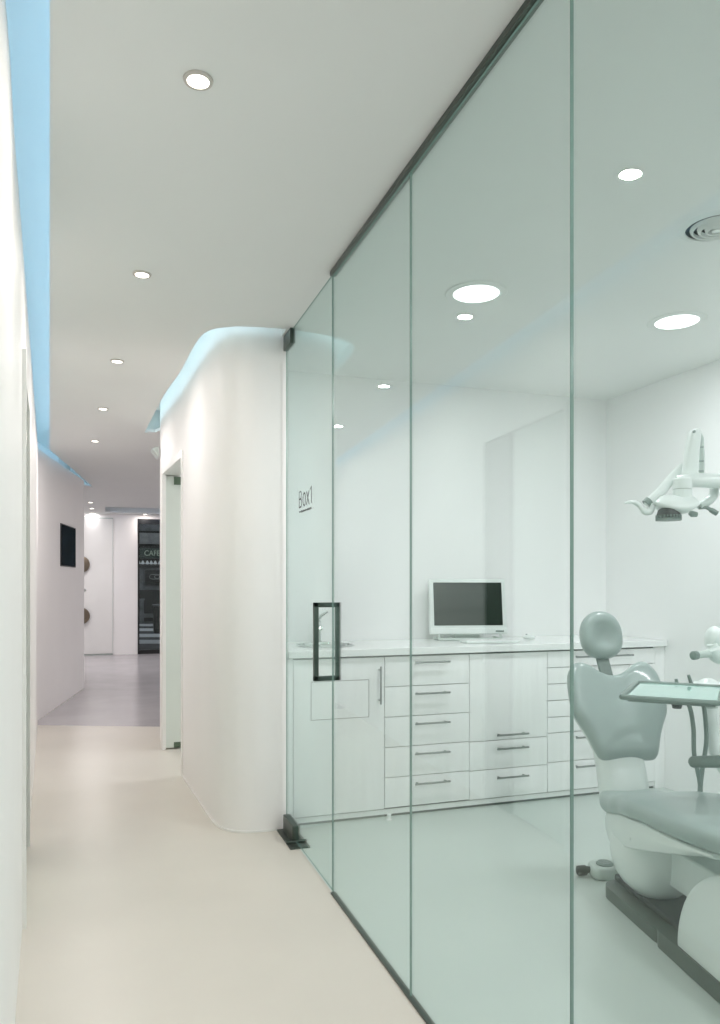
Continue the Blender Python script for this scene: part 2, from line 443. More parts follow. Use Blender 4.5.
# ------------------------------------------------------------------ glass partition
def pane_mesh(y0, y1, z0, z1, th=.0065):
    m = MB()
    x0, x1 = GX-th/2, GX+th/2
    b = m.b
    def q(p, mi):
        f = b.faces.new([b.verts.new(c) for c in p]); f.material_index = mi
    q([(x0, y0, z0), (x0, y1, z0), (x0, y1, z1), (x0, y0, z1)], 0)
    q([(x1, y0, z0), (x1, y1, z0), (x1, y1, z1), (x1, y0, z1)], 0)
    q([(x0, y0, z0), (x1, y0, z0), (x1, y0, z1), (x0, y0, z1)], 1)
    q([(x0, y1, z0), (x1, y1, z0), (x1, y1, z1), (x0, y1, z1)], 1)
    q([(x0, y0, z0), (x1, y0, z0), (x1, y1, z0), (x0, y1, z0)], 1)
    q([(x0, y0, z1), (x1, y0, z1), (x1, y1, z1), (x0, y1, z1)], 1)
    return m
YS = [3.700, 2.89, 2.08, 1.262, .44, -.38, -1.2, -2.09]
gm = [M['glass'], M['glassedge']]
for i in range(1, 7):
    w = thing('window_%d' % (i+1), 'tall fixed pane of the green tinted glass partition', 'window', (GX, YS[i], 0)); w['kind'] = 'structure'
    pane_mesh(YS[i+1]+.0015, YS[i]-.0015, .004, H-.022).build('pane', gm, w, world=True, smooth=0)
tr = MB(); tr.box(GX-.013, GX+.013, -2.09, YS[1], H-.020, H-.0005, .002)
tr.build('trim_1', M['patch'], kind='structure')
tr = MB(); tr.box(GX-.010, GX+.010, -2.09, YS[1], 0, .007, .001)
tr.build('trim_2', M['patch'], kind='structure')
dg = thing('door_4', 'frameless glass door marked Box1 with a square pull handle', 'door', (GX, YS[0], 0)); dg['kind'] = 'structure'
pane_mesh(YS[1]+.003, YS[0]-.003, .012, H-.012).build('pane', gm, dg, world=True, smooth=0)
m = MB(); m.box(GX-.013, GX+.013, 3.57, 3.715, H-.078, H-.004, .003)
tag(m.build('top_patch_fitting', M['patch'], dg, world=True), 'dark metal patch fitting')
m = MB(); m.box(GX-.018, GX+.018, 3.50, 3.70, .004, .085, .004)
tag(m.build('bottom_patch_fitting', M['patch'], dg, world=True), 'dark metal pivot shoe')
m = MB(); m.box(GX-.046, GX+.050, 3.425, 3.72, .0, .006, .001); m.tube([(GX-.05, 3.50, .012), (GX+.05, 3.50, .012)], .006, 8)
m.build('floor_plate', M['patch'], dg, world=True)
m = MB()
for sx in (-1, 1):
    X = GX+sx*.047
    m.box(X-.010, X+.010, 2.968, 2.988, .845, 1.168, .002)
m.box(GX-.057, GX+.057, 2.968, 2.988, 1.148, 1.168, .002); m.box(GX-.057, GX+.057, 2.968, 2.988, .845, .865, .002)
m.build('pull_handle', M['handle'], dg, world=True)
letters = [
    [(0, 0), (0, .073), (.030, .072), (.038, .058), (.030, .041), (.002, .039), (.034, .037), (.044, .020), (.034, .001), (0, 0)],
    [(.064, .030), (.070, .052), (.086, .060), (.102, .052), (.108, .030), (.102, .008), (.086, 0), (.070, .008), (.064, .030)],
    [(.124, 0), (.166, .060)], [(.124, .060), (.166, 0)],
    [(.182, .062), (.203, .075), (.203, 0)]]
m = MB()
for st in letters:
    m.tube([(0, 3.425-p[0]*1.08, 1.603+p[1]) for p in st], .0036, 8)
m.xf(Matrix.Translation((GX-.0042, 0, 0)) @ Matrix.Diagonal((.2, 1, 1, 1)))
m.build('lettering', M['ink'], dg, world=True, smooth=0)
m = MB(); y = 3.42
while y > 3.20:
    w = random.uniform(.006, .014); m.box(GX-.0048, GX-.0036, y-w, y, 1.579-random.uniform(0, .003), 1.584+random.uniform(0, .003)); y -= w+.008
m.build('small_lettering', M['ink'], dg, world=True, smooth=0)

# ------------------------------------------------------------------ cabinets
CY = 3.74
ZT, ZB = .857, .045
def bar_handle(parent, x0, x1, z, y=CY, vertical=False, z1=None):
    m = MB()
    if vertical:
        m.tube([(x0, y-.032, z), (x0, y-.032, z1)], .0055, 10)
        for q in (z+.02, z1-.02): m.tube([(x0, y-.03, q), (x0, y-.001, q)], .0045, 8)
    else:
        m.tube([(x0, y-.032, z), (x1, y-.032, z)], .0055, 10)
        for q in (x0+.02, x1-.02): m.tube([(q, y-.03, z), (q, y-.001, z)], .0045, 8)
    return tag(m.build('handle', M['steel'], parent, world=True), 'brushed steel bar handle')
def carcass(root, x0, x1):
    m = MB(); m.box(x0, x1, CY+.021, 4.305, .0, .862); m.build('body', M['lacquer'], root, world=True)
    m = MB(); m.box(x0+.001, x1-.001, CY+.0185, CY+.0209, .0, .862); m.build('shadow_gap', M['gap'], root, world=True)  # dark sheet painted for the shade in the seams and below the plinth
    m = MB(); m.box(x0, x1, CY+.010, 4.30, .014, .04, .001); m.build('plinth', M['lacquer'], root, world=True)
def front(root, name, x0, x1, z0, z1):
    m = MB(); g = .0022
    m.box(x0+g, x1-g, CY, CY+.019, z0+g, z1-g, .001)
    return m.build(name, M['lacquer'], root, world=True)
X = [.915, 1.414, 1.917, 2.417, 3.175]
c1 = thing('cabinet', 'white base cabinet with one tall door under the washbasin', 'cabinet', (1.17, 4.0, 0), group='white base cabinets under the worktop')
carcass(c1, X[0], X[1])
m = MB(); m.box(.886, X[0]-.001, CY+.003, CY+.03, .0, .862, .001); m.build('scribe_strip', M['lacquer'], c1, world=True)
d = front(c1, 'door', X[0], X[1], ZB, ZT)
bar_handle(d, 1.382, 0, .61, vertical=True, z1=.81)
m = MB()
for q in ((1.008, 1.327, .738, .741), (1.008, 1.327, .541, .544), (1.008, 1.011, .541, .741), (1.324, 1.327, .541, .741)):
    m.box(q[0], q[1], CY-.0008, CY+.002, q[2], q[3])
m.build('flap_outline', M['steel'], d, world=True)
c2 = thing('cabinet', 'white base cabinet with five equal drawers beside the washbasin door', 'cabinet', (1.66, 4.0, 0), group='white base cabinets under the worktop')
carcass(c2, X[1], X[2])
for k in range(5):
    z1 = ZT-k*.1616; d = front(c2, 'drawer', X[1], X[2], z1-.1616, z1)
    bar_handle(d, 1.58, 1.785, z1-.040 if k else z1-.034)
c3 = thing('cabinet', 'white base cabinet with a tall flap above two drawers, under the computer', 'cabinet', (2.16, 4.0, 0), group='white base cabinets under the worktop')
carcass(c3, X[2], X[3])
d = front(c3, 'door', X[2], X[3], .368, ZT); bar_handle(d, 2.075, 2.275, .40)
for k in range(2):
    z1 = .368-k*.1616; d = front(c3, 'drawer', X[2], X[3], z1-.1616, z1); bar_handle(d, 2.075, 2.275, z1-.045)
c4 = thing('cabinet', 'wide white base cabinet with shallow drawers behind the dental chair', 'cabinet', (2.8, 4.0, 0), group='white base cabinets under the worktop')
carcass(c4, X[3], X[4])
zz = [ZT, .762, .668, .572, .476, .385, .215, ZB]
for k in range(7):
    d = front(c4, 'drawer', X[3], X[4], zz[k+1], zz[k])
    if k in (0, 5, 6): bar_handle(d, 2.59, 2.99, zz[k]-.032 if k else .822)
m = MB(); m.box(X[4]+.001, 3.249, CY+.004, 4.30, 0, .862, .001)
tag(m.build('filler_panel', M['lacquer']), 'narrow white filler panel between last cabinet and side wall', 'panel')
wt = MB()
SC = (1.165, 4.02)
hole = [(SC[0]+.150*math.cos(2*PI*k/40), SC[1]+.150*math.sin(2*PI*k/40)) for k in range(40)]
wt.slab([(.886, CY-.022), (3.248, CY-.022), (3.248, 4.308), (.886, 4.308)], [hole], .866, .903)
tag(wt.build('worktop', M['counter'], smooth=30, bevel=.002), 'long white worktop running over all the base cabinets', 'worktop')
m = MB(); m.lathe([(.148, -.008), (.160, -.001), (.163, .004), (.150, .006), (.144, -.02), (.125, -.033), (.04, -.036), (.0, -.036), (0, -.037), (.13, -.0365), (.149, -.02)], (SC[0], SC[1], .904), (0, 0, 1), 40)
bs = thing('washbasin', 'small round washbasin set into the left end of the worktop', 'washbasin', (SC[0], SC[1], .904))
m.build('bowl', M['chrome'], bs, world=True)
m = MB(); m.lathe([(.02, 0), (.02, .003), (0, .004)], (SC[0], SC[1], .869), (0, 0, 1), 20); m.build('drain', M['steel'], bs, world=True)
fx, fy = 1.175, 4.215
fa = thing('faucet', 'chrome mixer tap standing behind the round washbasin', 'tap', (fx, fy, .903))
m = MB(); m.lathe([(.027, 0), (.027, .008), (.021, .014), (.019, .10), (.021, .125), (.015, .135), (0, .136)], (fx, fy, .9035), (0, 0, 1), 20); m.build('body', M['steel'], fa, world=True)
m = MB(); m.tube(cr([(fx, fy, 1.00), (fx-.01, fy-.05, 1.018), (fx-.015, fy-.10, 1.005), (fx-.015, fy-.115, .985)], 5), [.013]*8+[.012]*8, 10); m.build('spout', M['chrome'], fa, world=True)
m = MB(); m.tube([(fx, fy, 1.035), (fx+.02, fy-.01, 1.06), (fx+.055, fy-.03, 1.085)], [.012, .010, .006], 8); m.build('lever', M['chrome'], fa, world=True)

# ------------------------------------------------------------------ computer
cp = thing('computer_monitor', 'white all in one computer with a dark screen standing on the worktop', 'computer', (2.105, 4.12, .9035), math.radians(-13))
W, Z0, Z1 = .238, .055, .365
tilt = Matrix.Translation((0, .0, .0)) @ Matrix.Rotation(math.radians(-8), 4, 'X')
m = MB(); m.box(-W, W, -.022, .022, .035, .375, .010); m.xf(tilt); m.build('housing', M['plastic'], cp)
m = MB(); m.box(-W+.025, W-.025, -.0245, -.0215, .088, .352, .001); m.xf(tilt); m.build('screen', M['screen'], cp)
m = MB(); m.box(-W-.002, W+.002, -.030, -.018, .035, .072, .006); m.xf(tilt); m.build('speaker_bar', M['plastic'], cp)
m = MB(); m.box(.165, .215, -.0325, -.0295, .046, .056); m.xf(tilt); m.build('controls', M['grey'], cp)
m = MB()
for sx in (-1, 1):
    m.tube([(sx*.19, .10, .009), (sx*.19, -.055, .009), (sx*.19, -.035, .036)], .008, 8)
m.tube([(-.19, -.055, .009), (.19, -.055, .009)], .008, 8)
m.box(-.1, .1, .02, .12, .002, .012, .004); m.box(-.08, .08, .03, .055, .01, .20, .008)
m.build('stand', M['plastic2'], cp)
kb = thing('keyboard', 'slim white keyboard lying on the worktop before the monitor', 'keyboard', (2.13, 3.90, .9035), math.radians(-6))
m = MB(); m.box(-.165, .165, -.06, .06, .001, .014, .005); m.build('body', M['plastic'], kb)
m = MB()
for r in range(5):
    for c in range(15): m.box(-.156+c*.021, -.138+c*.021, -.052+r*.0215, -.034+r*.0215, .014, .018, .001)
m.build('keys', M['counter'], kb)
ms = thing('computer_mouse', 'small white mouse on the worktop right of the keyboard', 'mouse', (2.455, 4.0, .9035))
m = MB()
ol = [(.030*math.cos(2*PI*k/20), .050*math.sin(2*PI*k/20)) for k in range(20)]
m.cushion(ol, lambda x, y, h: Vector((x, y, .017+h*.9)), .026, .5, bulge=.008); m.build('body', M['plastic'], ms, smooth=60)
m = MB(); m.box(-.003, .003, .018, .034, .030, .036, .001); m.build('wheel', M['grey'], ms)
q = at(389, 819, 3.96)
m = MB(); m.lathe([(.016, 0), (.016, .006), (.011, .010), (.011, .028), (.014, .032), (0, .034)], (q.x, q.y, 0), (0, 0, 1), 16)
tag(m.build('door_stop', M['counter']), 'tiny white stopper on the floor below the drawer cabinet', 'door stop')

# ------------------------------------------------------------------ dental chair
CH = (2.044, 2.54, 0)
CA = math.atan2(-.2, .98)
dc = thing('dental_chair', 'grey green upholstered dental chair reclining on its dark floor base', 'dental chair', CH, CA)
# backrest
BB = Vector((.026, .085, .495)); la = math.radians(26)
ud = Vector((0, math.sin(la), math.cos(la))); nd = Vector((0, -math.cos(la), math.sin(la)))
def onback(x, v, h):
    wrap = -.35*x*x     # wings come slightly forward
    return BB+Vector((x, 0, 0))+ud*v+nd*(h-wrap*1.2)
half = [(0, .010), (.09, .004), (.120, .012), (.138, .045), (.155, .095), (.180, .150), (.206, .200), (.215, .25), (.213, .33), (.203, .385), (.178, .425), (.148, .440), (.110, .430), (.07, .402), (.03, .384), (0, .380)]
right = [(x, v) for x, v in half]; left = [(-x, v) for x, v in half[::-1]][1:-1]
ol = [(p.x, p.y) for p in cr([(x, v, 0) for x, v in right+left], 3, True)]
m = MB(); m.cushion(ol, onback, .085, .18, n=8, dish=.004)
m.build('backrest', M['vinyl'], dc, smooth=80)
m = MB(); ol2 = [((x)*.9, .22+(v-.22)*.9) for x, v in ol]
m.cushion(ol2, lambda x, v, h: onback(x, v, h-.055), .04, .12, n=4); m.build('back_shell', M['plastic'], dc, smooth=60)
# headrest
HB = BB+ud*.558+nd*.02-Vector((.016, 0, 0))
lh = math.radians(12); hu = Vector((0, math.sin(lh), math.cos(lh))); hn = Vector((0, -math.cos(lh), math.sin(lh)))
hh = []
for k in range(32):
    a = 2*PI*k/32; s_ = math.sin(a); c_ = math.cos(a)
    w = .098*(1+.02*s_) ; w2 = abs(c_)**(.94 if s_ > 0 else .72)*(1 if c_ > 0 else -1)
    hh.append((w*w2, (.118 if s_ > 0 else .098)*(abs(s_)**.92*(1 if s_ > 0 else -1))))
m = MB(); m.cushion(hh, lambda x, v, h: HB+Vector((x, 0, 0))+hu*v+hn*h, .085, .38, n=8, dish=.014)
m.build('headrest', M['vinyl'], dc, smooth=80)
m = MB(); p0 = BB+ud*.34-nd*.03; p1 = HB-hn*.035-hu*.02
m.b.free(); m = MB()
mid = (p0+p1)/2; ax = (p1-p0).normalized(); nn = Vector((1, 0, 0)).cross(ax)
rows = []
for s_ in (0, 1):
    p = p0 if s_ == 0 else p1
    rows.append([p+Vector((.028, 0, 0))+nn*.008, p-Vector((.028, 0, 0))+nn*.008, p-Vector((.028, 0, 0))-nn*.008, p+Vector((.028, 0, 0))-nn*.008])
m.quadgrid(rows, True); m.build('headrest_stem', M['grey'], dc, bevel=.003)
# seat : cross sections along -y
def seat_hw(y): # half width
    k = [( .12, .105), (.05, .128), (-.05, .150), (-.2, .185), (-.4, .225), (-.7, .245), (-1.2, .20), (-1.45, .15)]
    for i in range(len(k)-1):
        if k[i][0] >= y >= k[i+1][0]:
            t = (k[i][0]-y)/(k[i][0]-k[i+1][0]); t = t*t*(3-2*t)
            return lerp(k[i][1], k[i+1][1], t)
    return k[-1][1] if y < 0 else k[0][1]
def curve(y, k):
    for i in range(len(k)-1):
        if k[i][0] >= y >= k[i+1][0]: return lerp(k[i][1], k[i+1][1], (k[i][0]-y)/(k[i][0]-k[i+1][0]))
    return k[-1][1] if y < k[-1][0] else k[0][1]
def seat_z(y):
    return curve(y, [(.12, .402), (-.05, .416), (-.22, .466), (-.43, .506), (-.65, .530), (-.96, .56), (-1.45, .44)])
rows = []
N = 40
for i in range(N+1):
    y = .12-1.57*i/N
    e = min(1, i/3.0, (N-i)/3.0); e = math.sqrt(max(0, 1-(1-e)**2))
    hw = seat_hw(y)*(.35+.65*e); th = .098*(.2+.8*e); zc = seat_z(y)-.050
    r = []
    for k in range(28):
        a = 2*PI*k/28; c_, s_ = math.cos(a), math.sin(a)
        px = hw*abs(c_)**.55*(1 if c_ > 0 else -1); pz = th/2*abs(s_)**.6*(1 if s_ > 0 else -1)
        dip = -.014*(1-(px/hw)**2) if s_ > 0 else 0
        r.append(Vector((px, y, zc+pz+dip)))
    rows.append(r)
m = MB(); m.quadgrid(rows, True); m.build('seat', M['vinyl'], dc, smooth=80)
# back pillar
m = MB()
rows = []
for z, hw, y0, y1 in ((.33, .098, -.0, .13), (.40, .100, .02, .14), (.47, .101, .05, .16), (.56, .10, .09, .20), (.70, .09, .17, .25)):
    rr = []
    for k in range(20):
        a = 2*PI*k/20; c_, s_ = math.cos(a), math.sin(a)
        rr.append(Vector((hw*abs(c_)**.5*(1 if c_ > 0 else -1), (y0+y1)/2+(y1-y0)/2*abs(s_)**.6*(1 if s_ > 0 else -1), z)))
    rows.append(rr)
m.quadgrid(rows, True); m.build('back_support', M['plastic'], dc, smooth=60)
# white under shell
rows = []
for i in range(21):
    y = .075-.95*i/20; hw = max(.10, seat_hw(y)-.022)
    e = min(1, i/2.0); hw *= .8+.2*e
    zt = seat_z(y)-.088; zb = curve(y, [(.1, .205), (-.08, .205), (-.25, .262), (-.43, .315), (-.65, .380), (-.90, .46)])
    zb = min(zb, zt-.02)
    rows.append([Vector((hw, y, zt)), Vector((hw+.004, y, (zt+zb)/2)), Vector((hw-.012, y, zb)), Vector((-hw+.012, y, zb)), Vector((-hw-.004, y, (zt+zb)/2)), Vector((-hw, y, zt))])
m = MB(); m.quadgrid(rows, True); m.build('seat_shell', M['plastic'], dc, smooth=50, bevel=.006)
m = MB()
for q in (-.36,): m.tube([(-.180, q, .342), (-.201, q, .342)], .014, 16)
m.build('shell_screw_cap', M['plastic'], dc)
# half round motor housing
rows = []
for zz_, q in ((.275, .97), (.25, 1.0), (.215, 1.0), (.175, .965), (.135, .88), (.10, .74), (.075, .56), (.062, .36), (.058, .12)):
    rows.append([Vector((.152*q*abs(math.cos(2*PI*j/36))**.8*(1 if math.cos(2*PI*j/36) > 0 else -1)-.010, -.192+.165*q*abs(math.sin(2*PI*j/36))**.8*(1 if math.sin(2*PI*j/36) > 0 else -1), zz_)) for j in range(36)])
m = MB(); m.quadgrid(rows, True); m.build('motor_housing', M['plastic'], dc, smooth=40)
# lift arm
m = MB(); ang = math.radians(10)
m.box(-.035, .11, -.90, -.12, .135, .275, .012); m.xf(Matrix.Rotation(-math.radians(2), 4, 'X'))
m.build('lift_arm', M['plastic'], dc)
# big front cover, quarter round
rows = []
for x, k in ((-.150, .94), (-.140, .99), (-.12, 1), (.12, 1), (.14, .99), (.150, .94)):
    r = []
    for j in range(15):
        a = PI/2*j/14
        r.append(Vector((x, -.97+.40*k*math.cos(a), .055+.35*k*math.sin(a))))
    for j in range(1, 8):
        a = PI/2*j/7
        r.append(Vector((x, -.97-.25*k*math.sin(a), .055+.35*k*math.cos(a))))
    rows.append(r)
m = MB(); m.quadgrid(rows, True); m.build('base_cover', M['plastic'], dc, smooth=40)
m = MB()
def rr_outline(x0, x1, y0, y1, r, n=6):
    o = []
    for cx, cy, a0 in ((x1-r, y1-r, 0), (x0+r, y1-r, PI/2), (x0+r, y0+r, PI), (x1-r, y0+r, 1.5*PI)):
        for k in range(n+1):
            a = a0+PI/2*k/n; o.append((cx+r*math.cos(a), cy+r*math.sin(a)))
    return o
m.slab(rr_outline(-.150, .150, -.50, -.015, .07), [], 0, .048)
m.slab(rr_outline(-.158, .158, -1.35, -.45, .04), [], 0, .060)
m.build('floor_base', M['base'], dc, bevel=.012)
m = MB(); m.box(-.09, .09, -.55, -.02, .048, .075, .01); m.build('base_cap', M['rubber'], dc)
# armrest
m = MB()
a0 = at(690, 762, 2.62); a1 = at(740, 761, 2.52)
m.tube([a0-(a1-a0)*.03, a0, a0+(a1-a0)*.05, lerp(a0, a1, .5), a1], [.006, .015, .020, .021, .02], 14)
m.build('armrest', M['grey'], dc, world=True, smooth=60)
m = MB(); iv = wm(dc).inverted()
a1l = iv @ a1
m.tube([a1l, Vector((a1l.x, a1l.y, .43)), Vector((.12, a1l.y-.03, .40))], [.014, .014, .014], 10); m.build('armrest_bracket', M['plastic2'], dc)

# foot pedal on the floor
q = at(600, 876, 3.19)
fp = thing('foot_control', 'grey foot pedal with a black knob on the floor beside chair base', 'foot pedal', (q.x, q.y, 0), -YAW)
m = MB(); m.cushion(rr_outline(-.045, .13, -.055, .055, .03), lambda x, y, h: Vector((x, y, .027+h)), .052, .15, n=6); m.build('body', M['plastic2'], fp, smooth=60)
m = MB(); m.lathe([(.036, .048), (.036, .058), (.028, .064), (0, .065)], (.02, 0, 0), (0, 0, 1), 24); m.build('disc', M['grey'], fp)
m = MB(); m.tube([(-.04, 0, .03), (-.055, 0, .03), (-.06, 0, .028), (-.095, 0, .024), (-.10, 0, .024)], [.012, .014, .021, .021, .012], 16); m.build('knob', M['rubber'], fp, smooth=60)

# ------------------------------------------------------------------ delivery unit with tray
TZ = .86
def tp(u, v): return at(u, v, (HC-TZ)*FPX/(v-V0))
A, B_, C_ = tp(621.5, 697), tp(637, 682.5), tp(719, 701.5)
ex = (C_-A); ey = (B_-A); ex.z = ey.z = 0
ex = Vector((ey.y, -ey.x, 0)).normalized()*.308
C_ = A+ex; D_ = A+ex+ey; B_ = A+ey
ped = at(792, 700, 2.95)
du = thing('delivery_unit', 'dental delivery unit with a mint glass tray and hanging hoses', 'dental unit', (ped.x, ped.y, 0))
def quad(a, b, c, d, z0, z1):
    m = MB(); m.slab([(a.x, a.y), (b.x, b.y), (c.x, c.y), (d.x, d.y)], [], z0, z1); return m
ux, uy = ex.normalized(), ey.normalized()
g = .016
quad(A+ux*g+uy*g, C_-ux*g+uy*g, D_-ux*g-uy*g, B_+ux*g-uy*g, TZ-.004, TZ+.002).build('tray', M['tray'], du, world=True)
m = MB()
for a, b in ((A, C_), (C_, D_), (D_, B_), (B_, A)):
    m.tube([a+Vector((0, 0, .0)), b+Vector((0, 0, .0))], .009, 10)
m.slab([((A+ux*.02).x, (A+ux*.02).y), ((C_-ux*.02).x, (C_-ux*.02).y), ((D_-ux*.02).x, (D_-ux*.02).y), ((B_+ux*.02).x, (B_+ux*.02).y)], [], TZ-.014, TZ-.006)
m.build('tray_rim', M['grey'], du, world=True)
q = A+ux*.17+uy*.05
m = MB(); m.lathe([(.0, -.035), (.014, -.033), (.018, -.02), (.012, -.01)][::-1], (q.x, q.y, TZ), (0, 0, 1), 14); m.build('tray_knob', M['rubber'], du, world=True)
# arm bringing the tray over from the pedestal
tc = (A+C_+D_+B_)/4
m = MB()
m.tube(cr([(tc.x, tc.y, TZ-.02), ((D_).x, (D_).y, TZ-.03), (D_.x*.5+ped.x*.5, D_.y*.5+ped.y*.5+.03, TZ-.035), (ped.x, ped.y, TZ-.03)], 6), .018, 12)
m.build('tray_arm', M['plastic2'], du, world=True)
# curved white column
P = at
m = MB(); m.tube(cr([P(710, 690, 2.95), P(710.5, 712, 2.95), P(711, 730, 2.95), P(715, 748, 2.95), P(724, 768, 2.95), P(745, 785, 2.95), ped+Vector((0, 0, .40-ped.z))], 6), .026, 16)
m.build('column', M['plastic'], du, world=True)
m = MB(); c0 = P(710, 702, 2.95); m.lathe([(.027, -.022), (.029, -.018), (.029, .018), (.027, .022)], c0, (0, 0, 1), 20); m.build('column_collar', M['plastic2'], du, world=True)
m = MB(); c0 = P(708, 688, 2.99)
ol = [(.075*math.cos(2*PI*k/28), .06*math.sin(2*PI*k/28)) for k in range(28)]
m.cushion(ol, lambda x, y, h: c0+Vector((x*CS+y*SN, -x*SN+y*CS, h*1.0)), .05, .5, bulge=.015); m.build('instrument_holder', M['plastic'], du, world=True, smooth=70)
for pts in ([(687, 700), (691, 712), (693.5, 730), (694, 752), (697, 768), (700, 784), (700.5, 800), (712, 812), (740, 820)], [(702.5, 700), (705, 715), (706.5, 738), (704.5, 756), (702, 772), (700.5, 790), (703, 806), (718, 812), (742, 816)]):
    m = MB(); m.tube(cr([P(u, v, 2.9 if i < 7 else 2.92+.01*i) for i, (u, v) in enumerate(pts)], 5), .0085, 10)
    m.build('hose', M['grey'], du, world=True, smooth=60)
for (u0, v0, u1, v1) in ((688.5, 675, 692, 686), (676, 679, 677.5, 686)):
    m = MB(); m.tube([P(u0, v0, 2.9), P(u1, v1, 2.9), P(u1+.8, v1+6, 2.9)], [.006, .008, .008], 10); m.build('instrument', M['grey'], du, world=True)
m = MB()
m.box(ped.x-.13, ped.x+.13, ped.y-.14, ped.y+.14, .0, .62, .03); m.build('pedestal', M['plastic'], du, world=True)
m = MB(); m.tube([(ped.x, ped.y, .60), (ped.x, ped.y, 1.06)], .03, 16); m.build('post', M['plastic'], du, world=True)
# rounded head with grey handle
m = MB()
hp = [P(709, 633, 2.95), P(713, 640, 2.95), P(718, 644, 2.95), P(735, 645, 2.95)]
m.tube(cr([P(707, 636, 2.95), P(711, 637, 2.95), P(718, 640, 2.95), P(730, 644, 2.95), Vector((ped.x, ped.y, P(0, 646, 2.95).z))], 5),
       [.018, .027, .032, .037, .042]+[.046]*5+[.047]*5+[.045]*6, 18)
m.build('assistant_arm', M['plastic'], du, world=True, smooth=60)
m = MB(); m.tube(cr([P(712, 644, 2.92), P(715, 652, 2.92), P(722, 656, 2.92), P(740, 655, 2.93)], 5), [.02]*3+[.034]*13, 16); m.build('suction_housing', M['plastic'], du, world=True, smooth=60)
m = MB(); m.tube([P(694, 655.5, 2.88), P(703, 654.5, 2.9), P(716, 652.5, 2.92)], [.0135, .0135, .016], 18); m.build('handle', M['plastic2'], du, world=True)
m = MB(); m.tube([P(692.3, 655.7, 2.876), P(693, 655.6, 2.878), P(696.5, 655.2, 2.885)], [.012, .017, .017], 18); m.build('handle_cap', M['grey'], du, world=True)

# ------------------------------------------------------------------ operating light
T = 2.75
lp_pole = at(795, 480, T+.1)
ol_ = thing('operating_light', 'white articulated dental operating lamp above the chair', 'dental lamp', (lp_pole.x, lp_pole.y, H))
k = T/FPX
hubc = at(682.5, 489, T)
m = MB(); m.lathe([(0, .040), (.028, .040), (.034, .034), (.034, 0), (.033, 0)][::-1], hubc, (0, 0, 1), 24); m.build('hub', M['plastic'], ol_, world=True, smooth=40)
m = MB(); m.lathe([(.033, 0), (.033, -.028), (.030, -.045), (.020, -.062), (0, -.066)], hubc-Vector((0, 0, .002)), (0, 0, 1), 24); m.build('lower_joint', M['plastic'], ol_, world=True, smooth=40)
m = MB(); m.tube([at(676, 481, T), at(690, 480, T), at(720, 481, T), at(760, 482, T+.05), Vector((lp_pole.x, lp_pole.y, at(0, 482, T+.1).z))], [.018, .026, .027, .027, .027], 16)
m.build('arm', M['plastic'], ol_, world=True, smooth=40)
m = MB(); zb = at(0, 482, T+.1).z
m.tube([(lp_pole.x, lp_pole.y, zb-.05), (lp_pole.x, lp_pole.y, H-.002)], .028, 16); m.lathe([(.09, -.03), (.09, -.002), (0, -.001)], (lp_pole.x, lp_pole.y, H), (0, 0, 1), 24)
m.build('ceiling_pole', M['plastic'], ol_, world=True)
# upright spring arm: flat rounded bar
m = MB(); rows = []
dv = Vector((CS, -SN, 0)); fd = Vector((SN, CS, 0))
for (u0, u1, v) in ((681.5, 697, 478), (683, 697.5, 468), (685.5, 698.5, 450), (687.5, 700, 438), (688.5, 700, 433.5), (690.5, 698.5, 430.5), (693.5, 695.5, 429.4)):
    c = at((u0+u1)/2, v, T+.01); w = (u1-u0)/2*k
    rows.append([c+dv*w*abs(math.cos(a))**.6*(1 if math.cos(a) > 0 else -1)+fd*.022*abs(math.sin(a))**.6*(1 if math.sin(a) > 0 else -1) for a in [2*PI*j/20 for j in range(20)]])
m.quadgrid(rows, True); m.build('spring_arm', M['plastic'], ol_, world=True, smooth=60)
m = MB()
m.tube([at(701.5, 476, T+.03), at(702, 455, T+.03), at(701.5, 438, T+.03), at(699, 432, T+.03)], [.010, .009, .008, .006], 10)
m.build('parallel_rod', M['plastic2'], ol_, world=True)
m = MB()
m.b.free()
for v in (447, 461, 471):
    m = MB(); m.tube([at(698, v, T+.015), at(703.8, v, T+.015)], .0022, 6); m.build('rod_clip', M['grey'], ol_, world=True)
m = MB(); c = at(694, 431.5, T-.014); m.lathe([(.006, 0), (.005, .004), (0, .005)], c, -fd, 12); m.build('pivot_cap', M['grey'], ol_, world=True)
# yoke arms
m = MB(); m.tube([at(682, 465, T+.06), at(676, 474, T+.05), at(662, 490, T+.02), at(648, 503, T), at(646, 505, T)], [.009, .018, .018, .016, .010], 14); m.build('yoke_arm', M['plastic'], ol_, world=True, smooth=60)
m = MB(); m.tube([at(649.5, 500.5, T), at(645.8, 504, T)], .017, 14); m.build('yoke_collar', M['grey'], ol_, world=True)
m = MB(); m.tube(cr([at(711, 480, T+.06), at(714, 488, T+.06), at(713, 496, T+.04), at(707, 502, T+.02), at(699, 506, T)], 6), [.016]*20+[.013]*5, 14); m.build('yoke_arm', M['plastic2'], ol_, world=True, smooth=60)
# handles
m = MB(); m.tube(cr([at(624.5, 503, T), at(631, 502, T), at(637.5, 504, T), at(642, 509, T), at(646, 512, T), at(650.5, 511, T), at(652.5, 505, T)], 5), [.004]*3+[.006]*5+[.009]*8+[.012]*15, 12); m.build('handle', M['plastic'], ol_, world=True, smooth=60)
m = MB(); m.tube(cr([at(699, 508, T), at(706, 507.5, T), at(711, 510, T), at(717, 513.5, T)], 5), [.006]*6+[.007]*4+[.010]*6, 12); m.build('handle', M['grey'], ol_, world=True, smooth=60)
m = MB(); m.tube([at(689.5, 512.5, T), at(692, 514, T), at(697, 514.5, T)], [.008, .012, .009], 12); m.build('knob', M['grey'], ol_, world=True)
